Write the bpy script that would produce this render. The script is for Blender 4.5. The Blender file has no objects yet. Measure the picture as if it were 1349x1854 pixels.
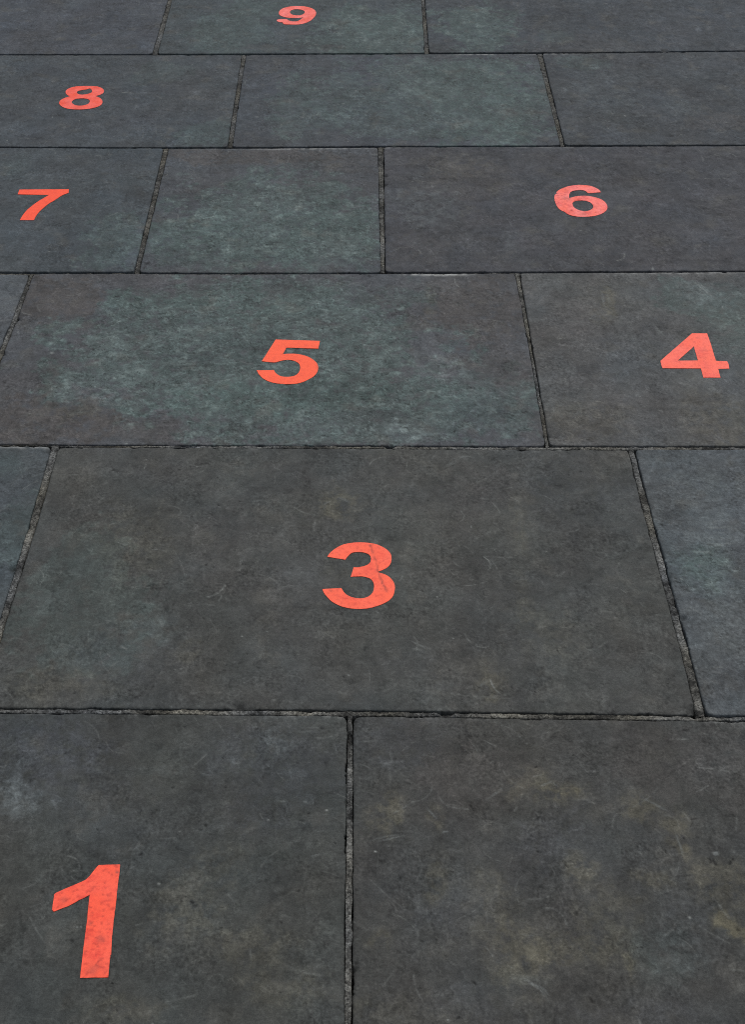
import bpy, math, random
import numpy as np
from mathutils.geometry import delaunay_2d_cdt
from mathutils import Vector

# ------------------------------------------------------------------ camera, sky, sun, exposure
SC = bpy.context.scene
COL = SC.collection
cam_d = bpy.data.cameras.new("camera")
cam = bpy.data.objects.new("camera", cam_d); COL.objects.link(cam)
cam.location = (0, 0, 1.6)
PITCH = math.degrees(math.atan(2027/2450))
cam.rotation_euler = (math.radians(90 - PITCH), 0, 0)
cam_d.sensor_fit = 'VERTICAL'; cam_d.sensor_height = 36; cam_d.lens = 2450/1854*36
cam_d.clip_end = 1000
SC.camera = cam

SUN_EL, SUN_AZ = 62, 25          # hazy high sun ahead and to the right, behind cloud
w = bpy.data.worlds.new("World"); SC.world = w; w.use_nodes = True
nt = w.node_tree; nt.nodes.clear()
out = nt.nodes.new('ShaderNodeOutputWorld'); bg = nt.nodes.new('ShaderNodeBackground')
sky = nt.nodes.new('ShaderNodeTexSky'); sky.sky_type = 'NISHITA'; sky.sun_disc = False
sky.sun_elevation = math.radians(SUN_EL); sky.sun_rotation = math.radians(SUN_AZ)
sky.dust_density = 3; sky.air_density = 1.2
hs = nt.nodes.new('ShaderNodeHueSaturation'); hs.inputs['Saturation'].default_value = .35   # overcast
nt.links.new(sky.outputs[0], hs.inputs['Color']); nt.links.new(hs.outputs[0], bg.inputs[0])
bg.inputs[1].default_value = .12
nt.links.new(bg.outputs[0], out.inputs[0])
sd = bpy.data.lights.new("sun", 'SUN'); sd.energy = 1.15; sd.angle = math.radians(25); sd.color = (1, .965, .92)
so = bpy.data.objects.new("sun", sd); COL.objects.link(so)
a, e = math.radians(SUN_AZ), math.radians(SUN_EL)
sv = Vector((math.sin(a)*math.cos(e), math.cos(a)*math.cos(e), math.sin(e)))
so.rotation_euler = sv.to_track_quat('Z', 'Y').to_euler(); so.location = sv*20
SC.view_settings.view_transform = 'Standard'; SC.view_settings.look = 'None'
SC.cycles.use_denoising = False; SC.cycles.filter_width = 1.0
SC.view_settings.exposure = 0; SC.view_settings.gamma = 1

# measured outlines, metres on the paving plane
DIGITS = {
'1': [[[-0.38632,1.15231,1],[-0.35642,1.15328,1],[-0.35568,1.14393,1],[-0.35515,1.12851,1],[-0.35425,1.10863,1],[-0.35291,1.08793,1],[-0.35219,1.0631,1],[-0.35065,1.03769,1],[-0.34802,1.01035,1],[-0.34938,1.00992,1],[-0.34869,1.00854,1],[-0.34679,0.97698,1],[-0.38336,0.97615,1],[-0.38624,1.02033,1],[-0.38849,1.06646,1],[-0.39014,1.08565,1],[-0.39134,1.10342,1],[-0.3977,1.09881,1],[-0.40491,1.09479,1],[-0.41185,1.0893,1],[-0.418,1.08508,1],[-0.42622,1.08167,1],[-0.43154,1.07861,1],[-0.43626,1.07658,1],[-0.43902,1.07941,1],[-0.43973,1.09135,1],[-0.44055,1.104,1],[-0.4385,1.10631,1],[-0.42775,1.11269,1],[-0.41684,1.11853,1],[-0.40774,1.12357,1],[-0.40048,1.12792,1],[-0.39604,1.13442,1],[-0.39267,1.14154,1],[-0.388,1.15015,1]]],
'3': [[[-0.08072,1.8079,1],[-0.07572,1.81851,0],[-0.06486,1.83187,0],[-0.04855,1.84264,0],[-0.0285,1.8466,0],[-0.00958,1.84588,0],[0.00814,1.84084,0],[0.02224,1.83097,0],[0.03152,1.81762,0],[0.03394,1.8035,0],[0.03181,1.78951,0],[0.02417,1.77737,0],[0.00795,1.76704,1],[0.02289,1.7602,0],[0.03256,1.74998,0],[0.03812,1.73646,0],[0.03873,1.7214,0],[0.0349,1.70483,0],[0.02689,1.69334,0],[0.01334,1.68356,0],[-0.00347,1.67627,0],[-0.02024,1.67353,0],[-0.03815,1.67514,0],[-0.0539,1.68032,0],[-0.06871,1.69089,0],[-0.0792,1.70483,0],[-0.08456,1.71475,0],[-0.08729,1.72306,1],[-0.05415,1.7259,1],[-0.05119,1.7189,0],[-0.04538,1.70978,0],[-0.03625,1.70319,0],[-0.02267,1.69957,0],[-0.01028,1.70236,0],[-0.00125,1.71144,0],[0.00273,1.7264,0],[0.0016,1.73983,0],[-0.00471,1.75083,0],[-0.0162,1.75542,0],[-0.02769,1.75593,0],[-0.03801,1.75474,1],[-0.03346,1.77945,1],[-0.02212,1.78049,0],[-0.01056,1.78517,0],[-0.00419,1.793,0],[-0.00269,1.8035,0],[-0.00539,1.81231,0],[-0.01301,1.81851,0],[-0.02475,1.82082,0],[-0.03529,1.81904,0],[-0.04223,1.81231,0],[-0.04848,1.8,1]]],
'4': [[[0.70531,2.54951,1],[0.73854,2.54951,1],[0.73853,2.50819,1],[0.73653,2.43955,1],[0.76003,2.43777,1],[0.76088,2.42814,1],[0.7593,2.41002,1],[0.73533,2.40852,1],[0.73371,2.37578,1],[0.69783,2.37578,1],[0.69881,2.41052,1],[0.61753,2.41177,1],[0.61689,2.42057,1],[0.61763,2.43955,1]],[[0.69963,2.49636,1],[0.65454,2.44031,1],[0.69844,2.44082,1]]],
'5': [[[-0.21255,2.52576,1],[-0.11519,2.52028,1],[-0.11787,2.48943,1],[-0.18741,2.49359,1],[-0.19369,2.46751,1],[-0.17759,2.46921,0],[-0.16161,2.46751,0],[-0.14546,2.46147,0],[-0.13049,2.44945,0],[-0.1201,2.43393,0],[-0.11607,2.41854,0],[-0.11705,2.39976,0],[-0.12428,2.38233,0],[-0.13797,2.36736,0],[-0.15304,2.35707,0],[-0.17216,2.35319,0],[-0.1915,2.3541,0],[-0.21109,2.35935,0],[-0.22861,2.37196,0],[-0.24007,2.38929,0],[-0.24601,2.40444,1],[-0.20983,2.40561,1],[-0.20534,2.3951,0],[-0.19698,2.38465,0],[-0.18508,2.38002,0],[-0.17088,2.38118,0],[-0.16082,2.38813,0],[-0.15546,2.39976,0],[-0.15419,2.41618,0],[-0.1574,2.43036,0],[-0.16432,2.43869,0],[-0.1751,2.44418,0],[-0.18699,2.44466,0],[-0.19734,2.44107,0],[-0.20758,2.43583,0],[-0.21945,2.43631,0],[-0.23742,2.43988,1]]],
'6': [[[0.59291,3.23458,1],[0.5918,3.24522,0],[0.58386,3.25897,0],[0.5727,3.26972,0],[0.55667,3.27527,0],[0.54008,3.27651,0],[0.52008,3.27219,0],[0.50225,3.26204,0],[0.48689,3.24827,0],[0.47783,3.23458,1],[0.47848,3.22762,1],[0.47212,3.21947,1],[0.4696,3.20446,0],[0.46892,3.18213,0],[0.47159,3.15562,0],[0.47771,3.13666,0],[0.48735,3.12595,0],[0.49406,3.11356,0],[0.50636,3.10352,0],[0.52463,3.09923,0],[0.54351,3.10009,0],[0.56289,3.10495,0],[0.57897,3.11499,0],[0.59164,3.12942,0],[0.59851,3.14539,0],[0.59998,3.16148,0],[0.59689,3.17916,0],[0.58927,3.19401,0],[0.57691,3.20446,0],[0.56275,3.21195,0],[0.54654,3.21435,0],[0.52983,3.21255,0],[0.51825,3.20745,0],[0.50796,3.20147,1],[0.50879,3.21496,0],[0.51358,3.23307,0],[0.52229,3.24278,0],[0.53521,3.24674,0],[0.54767,3.24674,0],[0.55524,3.24065,0],[0.56023,3.23064,0],[0.57197,3.23064,0],[0.58194,3.23307,0]],[[0.5123,3.16736,0],[0.51501,3.17916,0],[0.52406,3.18657,0],[0.53661,3.18865,0],[0.54992,3.18568,0],[0.55968,3.17621,0],[0.56396,3.16148,0],[0.56126,3.14539,0],[0.55323,3.13521,0],[0.54171,3.12942,0],[0.52984,3.13173,0],[0.51995,3.13957,0],[0.51334,3.15269,0]]],
'7': [[[-0.92026,3.24981,1],[-0.79177,3.25178,1],[-0.78945,3.23101,1],[-0.79852,3.22319,0],[-0.80672,3.21208,0],[-0.81795,3.19002,0],[-0.82957,3.17089,0],[-0.83809,3.14922,0],[-0.84527,3.12776,0],[-0.84941,3.10387,0],[-0.8503,3.08153,1],[-0.88554,3.08153,1],[-0.88337,3.10651,0],[-0.87798,3.13578,0],[-0.86823,3.16274,0],[-0.85758,3.1859,0],[-0.84603,3.20516,0],[-0.83782,3.21902,1],[-0.91962,3.22319,1]]],
'8': [[[-0.9128,3.89523,0],[-0.91021,3.90972,0],[-0.9009,3.92266,0],[-0.88558,3.93079,0],[-0.86543,3.93339,0],[-0.84484,3.93339,0],[-0.82503,3.93014,0],[-0.81051,3.91942,0],[-0.80098,3.90327,0],[-0.79891,3.88562,0],[-0.80434,3.87126,0],[-0.81935,3.85762,1],[-0.80572,3.84751,0],[-0.79658,3.83337,0],[-0.79141,3.81618,0],[-0.79167,3.79757,0],[-0.79828,3.78369,0],[-0.81032,3.77295,0],[-0.82779,3.76531,0],[-0.84971,3.76226,0],[-0.87238,3.76378,0],[-0.89115,3.77142,0],[-0.90607,3.78523,0],[-0.91535,3.80221,0],[-0.91777,3.8193,0],[-0.91362,3.83493,0],[-0.90544,3.84594,0],[-0.89343,3.85699,1],[-0.90269,3.86649,0],[-0.90937,3.87923,0]],[[-0.87797,3.88562,0],[-0.87602,3.89684,0],[-0.86559,3.90327,0],[-0.85358,3.9081,0],[-0.84566,3.91457,0],[-0.84066,3.91133,0],[-0.83424,3.89523,0],[-0.83499,3.88402,0],[-0.84199,3.87604,0],[-0.8525,3.87031,0],[-0.86246,3.86904,0],[-0.87227,3.87445,0]],[[-0.88083,3.81307,0],[-0.88045,3.82554,0],[-0.87348,3.8365,0],[-0.86047,3.84185,0],[-0.8451,3.84059,0],[-0.83382,3.83337,0],[-0.82902,3.8193,0],[-0.83028,3.80376,0],[-0.83755,3.79448,0],[-0.85031,3.78831,0],[-0.86459,3.79139,0],[-0.87494,3.80066,0]]],
'9': [[[-0.31314,4.54474,0],[-0.31301,4.56803,0],[-0.30588,4.58954,0],[-0.29416,4.60331,0],[-0.27804,4.61319,0],[-0.25607,4.61715,0],[-0.23383,4.61517,0],[-0.21547,4.60528,0],[-0.20118,4.5915,0],[-0.19227,4.57193,0],[-0.18889,4.55248,0],[-0.19075,4.52547,0],[-0.1968,4.50252,0],[-0.2055,4.47974,0],[-0.21704,4.46278,0],[-0.2327,4.44965,0],[-0.25129,4.44404,0],[-0.27286,4.44516,0],[-0.29048,4.44778,0],[-0.29495,4.45639,1],[-0.29605,4.46466,1],[-0.30627,4.46654,0],[-0.3141,4.47408,0],[-0.31732,4.48352,1],[-0.31295,4.49035,0],[-0.29953,4.493,0],[-0.28456,4.49187,0],[-0.27585,4.47974,0],[-0.26333,4.47219,0],[-0.2499,4.47408,0],[-0.24091,4.48542,0],[-0.23475,4.50061,0],[-0.22977,4.51206,1],[-0.24042,4.50633,0],[-0.25664,4.50442,0],[-0.273,4.50557,0],[-0.29099,4.51206,0],[-0.30237,4.52163,0],[-0.30979,4.53316,0]],[[-0.27675,4.55636,0],[-0.27482,4.57388,0],[-0.26568,4.58444,0],[-0.25204,4.58758,0],[-0.23802,4.5817,0],[-0.22854,4.56803,0],[-0.22786,4.55054,0],[-0.23348,4.53702,0],[-0.24406,4.52855,0],[-0.25774,4.52931,0],[-0.26901,4.53702,0]]],
}
CRACKS = {"3": [[[-0.00425, 1.83904], [0.00046, 1.82295], [0.0028, 1.80878], [0.00628, 1.79475], [0.00856, 1.78083], [0.00934, 1.76962]], [[0.01197, 1.76191], [0.01479, 1.75168], [0.01758, 1.73815], [0.0215, 1.7264], [0.02483, 1.71641]], [[-0.07392, 1.72007], [-0.07021, 1.71674]]]}
FAR_EDGE = [[[-4.02909, 4.85208], [-1.31704, 4.88523], [1.32389, 4.9175], [4.09386, 4.95136]], [[-3.57169, 4.15097], [-1.16752, 4.18033], [-0.56179, 4.18125], [-0.02513, 4.18722], [0.66884, 4.19321], [1.17359, 4.20892], [3.62906, 4.23891]], [[-3.14376, 3.49503], [-1.02449, 3.50601], [-0.72002, 3.50142], [-0.26489, 3.50318], [-0.02204, 3.50884], [0.58639, 3.51308], [1.02674, 3.51663], [3.16507, 3.5277]], [[-2.69395, 2.80557], [-0.87762, 2.81362], [-0.81246, 2.8131], [-0.77372, 2.81466], [-0.61754, 2.81466], [-0.35703, 2.81207], [-0.04489, 2.81414], [0.42387, 2.81699], [0.87927, 2.82141], [2.70959, 2.82953]], [[-2.27071, 2.15681], [-0.73488, 2.1407], [-0.63104, 2.13888], [-0.6084, 2.13399], [-0.29837, 2.13254], [0.09282, 2.12838], [0.27718, 2.12586], [0.73161, 2.12532], [2.23984, 2.1095]], [[-1.81228, 1.45413], [-0.58574, 1.43761], [-0.32499, 1.43565], [-0.08191, 1.43242], [0.03943, 1.43185], [0.44526, 1.42279], [0.5824, 1.42188], [1.78071, 1.40574]]]
NEAR_EDGE = [[[-3.57912, 4.16236], [-1.16986, 4.19136], [-0.56291, 4.19228], [-0.02518, 4.19828], [0.67018, 4.20429], [1.17585, 4.21961], [3.63579, 4.24922]], [[-3.15023, 3.50495], [-1.02629, 3.5145], [-0.72129, 3.5099], [-0.26536, 3.51167], [-0.02207, 3.51698], [0.58742, 3.5216], [1.02825, 3.52374], [3.16876, 3.53336]], [[-2.70402, 2.82099], [-0.8801, 2.82532], [-0.80156, 2.82402], [-0.61902, 2.82454], [-0.35783, 2.82141], [-0.04499, 2.82297], [0.42477, 2.82584], [0.88098, 2.82949], [2.7124, 2.83384]], [[-2.26752, 2.15192], [-0.73565, 2.14434], [-0.62087, 2.14288], [-0.29907, 2.1407], [0.09312, 2.13961], [0.27814, 2.13779], [0.73411, 2.13707], [2.25293, 2.12956]], [[-1.8212, 1.46781], [-0.58827, 1.44956], [-0.32635, 1.44723], [-0.08228, 1.4449], [0.03959, 1.44316], [0.44721, 1.43484], [0.58459, 1.43219], [1.78636, 1.4144]], [[-1.3551, 0.75336], [-0.43703, 0.73654], [0.43365, 0.7206], [1.3231, 0.7043]]]
CROSS_JOINTS = [[[[[-0.70133, 4.6792], [-0.69365, 4.19736]], [[-0.68623, 4.6792], [-0.67629, 4.19736]]], [[[0.16707, 4.6792], [0.16422, 4.20198]], [[0.17934, 4.6792], [0.17899, 4.20198]]]], [[[[-0.41047, 4.18354], [-0.40058, 3.51025]], [[-0.39748, 4.18354], [-0.38689, 3.51025]]], [[[0.51785, 4.19275], [0.51991, 3.51734]], [[0.53451, 4.19275], [0.53209, 3.51734]]]], [[[[-0.57517, 3.50318], [-0.56445, 2.82141]], [[-0.5609, 3.50318], [-0.55207, 2.82141]]], [[[0.01489, 3.50671], [0.01942, 2.82141]], [[0.03114, 3.50671], [0.03063, 2.82141]]]], [[[[-0.80905, 2.81362], [-0.80957, 2.61848], [-0.8106, 2.44738]], [[-0.8002, 2.81362], [-0.79779, 2.61848], [-0.79874, 2.44738]]], [[[0.33655, 2.81621], [0.34116, 2.44953], [0.34138, 2.13888]], [[0.34827, 2.81621], [0.34887, 2.44953], [0.3501, 2.13888]]]], [[[[-0.63364, 2.13526], [-0.63164, 1.91313], [-0.63179, 1.82065], [-0.63195, 1.67772]], [[-0.61896, 2.13526], [-0.61637, 1.91313], [-0.61804, 1.82065], [-0.61921, 1.67772]]], [[[0.5037, 2.12442], [0.50306, 1.97787], [0.50959, 1.57241], [0.5096, 1.43911]], [[0.51563, 2.12442], [0.51708, 1.97787], [0.52371, 1.57241], [0.52437, 1.43911]]]], [[[[-0.03959, 1.43104], [-0.03727, 1.02282], [-0.03641, 0.9116]], [[-0.02989, 1.43104], [-0.02642, 1.02282], [-0.02545, 0.9116]]]]]
STAINS = {
'0,0': [["B",-1.00129,4.4182,0.2709,0.2,0.4],["D",-0.90078,4.46857,0.1275,0.1017,0.3],["W",-1.08142,4.27222,0.1056,0.0949,0.2]],
'0,1': [["G",0.00985,4.3687,0.1969,0.2212,0.8],["G",-0.4556,4.3687,0.1253,0.1965,0.5],["G",-0.36224,4.59844,0.149,0.0797,0.5],["B",-0.20322,4.32005,0.1065,0.1206,0.3],["L",0.02739,4.29603,0.0884,0.0574,0.25]],
'0,2': [["G",0.33497,4.4182,0.1264,0.225,0.8],["D",0.70844,4.51983,0.2205,0.1293,0.35],["W",0.66082,4.27222,0.176,0.0854,0.3],["B",1.03921,4.4182,0.2348,0.2501,0.4],["G",0.59547,4.32005,0.0532,0.0579,0.3]],
'1,0': [["B",-0.82514,3.67871,0.2832,0.2279,0.4],["G",-0.45639,3.60404,0.093,0.0809,0.5],["G",-0.64915,4.04474,0.0844,0.096,0.3],["W",-0.5633,3.87566,0.0981,0.1229,0.15],["D",-0.57693,4.00145,0.1005,0.0859,0.2]],
'1,1': [["G",0.20361,3.83504,0.3731,0.3237,0.6],["G",0.30572,3.91692,0.1813,0.2083,0.5],["G",-0.18432,3.79504,0.1127,0.1987,0.45],["G",0.34946,3.60404,0.1395,0.092,0.6],["L",0.15677,3.89621,0.0821,0.0743,0.2],["B",-0.02255,3.6225,0.1244,0.0815,0.4],["B",0.50734,4.04474,0.0253,0.096,0.7],["L",0.48712,3.58573,0.0185,0.0146,0.8],["L",0.2525,3.67871,0.0409,0.0341,0.35],["L",0.3682,3.75567,0.0287,0.0234,0.4],["B",-0.10588,3.89621,0.0821,0.1239,0.3]],
'1,2': [["W",0.98403,3.67871,0.0944,0.0682,0.5],["L",0.66305,3.87566,0.0981,0.1639,0.25],["D",0.96611,3.83504,0.0811,0.121,0.3],["G",0.65888,4.11102,0.0684,0.0537,0.4],["L",0.8988,3.77528,0.0481,0.0788,0.3],["B",0.81437,3.60404,0.217,0.0515,0.3]],
'2,0': [["B",-0.86699,3.39285,0.178,0.118,0.4],["G",-0.63045,2.9921,0.0814,0.127,0.6],["B",-0.818,2.9091,0.1331,0.0814,0.3],["G",-0.95598,3.39285,0.0445,0.0843,0.3]],
'2,1': [["G",-0.25628,3.09314,0.2639,0.2311,0.8],["G",-0.10112,2.9921,0.1357,0.1695,0.6],["G",-0.39712,2.96407,0.1753,0.1394,0.5],["W",-0.33709,3.45083,0.2553,0.0483,0.75],["W",-0.05136,3.40976,0.0744,0.0611,0.4],["L",-0.09981,2.93641,0.0536,0.0495,0.4],["L",-0.26572,3.02049,0.0546,0.0514,0.2],["L",-0.24991,3.23021,0.0859,0.044,0.18],["D",-0.46776,3.12288,0.035,0.0899,0.2]],
'2,2': [["L",0.13491,3.16825,0.0706,0.1223,0.45],["B",0.11837,3.07841,0.0831,0.1764,0.3],["T",0.23065,3.39285,0.0742,0.0607,0.25],["W",0.25486,3.2939,0.1307,0.0969,0.35],["W",0.64119,2.96407,0.2157,0.1114,0.25],["D",0.74981,3.39285,0.2077,0.0876,0.25],["B",0.84089,3.02049,0.082,0.1431,0.3],["L",0.33999,2.9921,0.019,0.0621,0.2],["W",0.11455,2.93641,0.067,0.0825,0.4]],
'3,0': [["B",-0.82875,2.70262,0.0506,0.1229,0.5],["L",-0.84141,2.70262,0.038,0.0737,0.25]],
'3,1': [["G",-0.29349,2.49315,0.3961,0.2549,0.9],["G",-0.08385,2.25524,0.3714,0.1204,0.8],["G",0.2105,2.28458,0.1362,0.1184,0.5],["G",-0.22163,2.71493,0.3302,0.084,0.5],["W",-0.71479,2.70262,0.0886,0.0983,0.9],["W",-0.68606,2.22638,0.1675,0.0802,1.0],["W",-0.45785,2.18861,0.0773,0.0374,0.5],["W",0.24457,2.65411,0.1001,0.1319,0.8],["W",0.27945,2.44953,0.0593,0.0863,0.4],["T",0.13359,2.70262,0.0127,0.0589,0.35],["T",-0.6016,2.25524,0.045,0.0272,0.3],["L",-0.56578,2.3144,0.0686,0.0521,0.4],["L",0.14808,2.42809,0.059,0.0469,0.45],["L",-0.12783,2.22638,0.067,0.0382,0.25],["L",0.07274,2.2074,0.0777,0.0491,0.35],["L",-0.53666,2.51534,0.0845,0.067,0.2],["D",0.02855,2.23595,0.0784,0.0269,0.5],["B",0.25312,2.24557,0.0786,0.0772,0.55],["B",0.11592,2.17003,0.0659,0.0333,0.3],["L",-0.06818,2.65411,0.0751,0.0719,0.2],["G",0.31009,2.25524,0.0281,0.0679,0.4]],
'3,2': [["T",0.53994,2.68307,0.0139,0.073,0.6],["T",0.50893,2.61848,0.0173,0.0282,0.35],["G",0.72871,2.70262,0.076,0.0983,0.65],["G",0.8151,2.63029,0.0497,0.1185,0.7],["B",0.62786,2.54912,0.0365,0.0568,0.5],["B",0.78414,2.72732,0.0637,0.0696,0.5],["L",0.7627,2.71493,0.033,0.0494,0.3],["W",0.44647,2.56051,0.0977,0.1373,0.3],["T",0.70951,2.22638,0.067,0.0764,0.4],["T",0.4304,2.22638,0.067,0.0573,0.3],["W",0.56437,2.22638,0.1786,0.0955,0.25],["G",0.77933,2.51534,0.0483,0.0446,0.4]],
'4,0': [["B",-0.67938,2.02815,0.0633,0.1022,0.4],["G",-0.63962,1.88171,0.0504,0.109,0.4],["G",-0.71129,2.07998,0.0321,0.0351,0.4]],
'4,1': [["T",-0.0718,1.96144,0.0351,0.0425,0.55],["T",0.18681,1.49815,0.0231,0.0362,0.45],["T",0.2716,1.92908,0.0143,0.0962,0.25],["T",0.25767,1.70526,0.0114,0.0834,0.2],["G",-0.49734,1.69143,0.1043,0.1796,0.4],["G",-0.38427,1.62413,0.0371,0.0527,0.3],["B",-0.42841,1.54722,0.1083,0.075,0.35],["L",-0.34874,1.63734,0.0317,0.0319,0.22],["W",-0.19142,1.80575,0.1476,0.1188,0.22],["D",0.40877,1.88171,0.0806,0.0934,0.25],["D",-0.16177,1.62413,0.0464,0.0527,0.3],["D",-0.47485,1.61102,0.0369,0.0522,0.3],["T",-0.43379,1.85089,0.0599,0.0917,0.2],["T",0.30176,1.62413,0.0556,0.0527,0.2],["T",-0.30466,1.57241,0.0182,0.033,0.25],["B",0.34138,2.01122,0.1259,0.1012,0.3],["L",-0.11322,1.82065,0.0989,0.0749,0.12],["W",0.19455,2.01122,0.0734,0.0674,0.3],["T",-0.50984,1.49815,0.0799,0.0362,0.3],["T",-0.05313,1.77636,0.0292,0.0437,0.15]],
'4,2': [["G",0.58683,1.78366,0.0489,0.0556,0.9],["L",0.63907,1.87395,0.0503,0.0496,0.5],["D",0.55666,1.92109,0.0224,0.0638,0.55],["D",0.51963,1.70526,0.0381,0.0417,0.35],["L",0.5851,1.65068,0.0561,0.0804,0.2],["D",0.57654,1.51635,0.0304,0.0367,0.5],["B",0.68061,1.97787,0.0623,0.1323,0.3],["L",0.64553,2.01122,0.0524,0.0438,0.5],["L",0.63019,1.73331,0.0385,0.085,0.3],["L",0.56736,2.04525,0.0424,0.0516,0.2],["L",0.50185,1.49815,0.0266,0.0603,0.2]],
'5,0': [["B",-0.50822,1.34963,0.0925,0.0758,0.9],["L",-0.52283,1.27595,0.0368,0.0266,0.5],["L",-0.54257,1.31227,0.0249,0.0316,0.3],["B",-0.16092,1.30702,0.0993,0.0945,0.5],["L",-0.14851,1.3825,0.0255,0.0222,0.3],["B",-0.38192,1.23564,0.0724,0.0595,0.25],["T",-0.26014,1.07743,0.0453,0.0524,0.3],["T",-0.15796,1.01782,0.0442,0.0332,0.28],["T",-0.31504,0.92991,0.0567,0.0154,0.3],["T",-0.21349,1.14937,0.0389,0.0278,0.2],["D",-0.40429,1.27595,0.0409,0.041,0.4],["D",-0.27098,1.17748,0.0157,0.0095,0.3],["T",-0.11102,0.96111,0.0431,0.0237,0.25],["W",-0.4172,1.06873,0.0602,0.0694,0.15],["L",-0.35332,1.32284,0.0499,0.0106,0.15],["L",-0.12582,1.26576,0.0489,0.0081,0.2]],
'5,1': [["T",0.27451,1.278,0.036,0.0164,1.0],["T",0.23602,1.30493,0.0248,0.0209,0.5],["T",0.20561,1.28623,0.0131,0.0144,0.5],["T",0.39383,1.25564,0.0243,0.0262,0.6],["T",0.43968,1.21596,0.016,0.0293,0.55],["T",0.44482,1.17748,0.0071,0.0152,0.6],["T",0.47677,1.06181,0.015,0.0138,1.4],["T",0.49906,1.043,0.0194,0.0119,1.2],["T",0.48877,1.12189,0.0461,0.0453,0.5],["T",0.29205,1.14937,0.0218,0.0222,0.6],["T",0.39023,1.13099,0.0232,0.0146,0.5],["T",0.0206,1.2456,0.0243,0.034,0.6],["T",0.08916,1.13099,0.0154,0.0365,0.45],["T",0.09278,1.23069,0.0112,0.0198,0.5],["T",0.15196,1.08619,0.0303,0.0528,0.35],["T",0.20145,1.00133,0.0366,0.0655,0.45],["T",0.28388,1.01782,0.0663,0.0249,0.4],["T",0.33918,0.99318,0.0073,0.0195,0.7],["T",0.32131,1.07743,0.0453,0.0437,0.3],["L",0.21322,0.97063,0.0216,0.008,0.3],["B",0.11742,1.07743,0.0378,0.0524,0.5],["B",0.03857,1.37145,0.0593,0.044,0.4],["B",0.35584,0.91464,0.0845,0.0304,0.4],["B",0.12438,0.92991,0.0709,0.0462,0.4],["B",0.26592,1.19657,0.0555,0.0578,0.4],["B",0.41199,1.03455,0.0371,0.0506,0.3],["W",0.14578,1.31755,0.0831,0.0528,0.4],["W",0.48189,1.33885,0.1256,0.0645,0.35],["T",0.00408,1.03455,0.0148,0.0135,0.4],["D",0.46648,1.08619,0.0303,0.007,0.2],["T",0.03214,0.92225,0.0636,0.0306,0.25],["G",0.38697,1.01782,0.0442,0.0415,0.25]],
}
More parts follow.
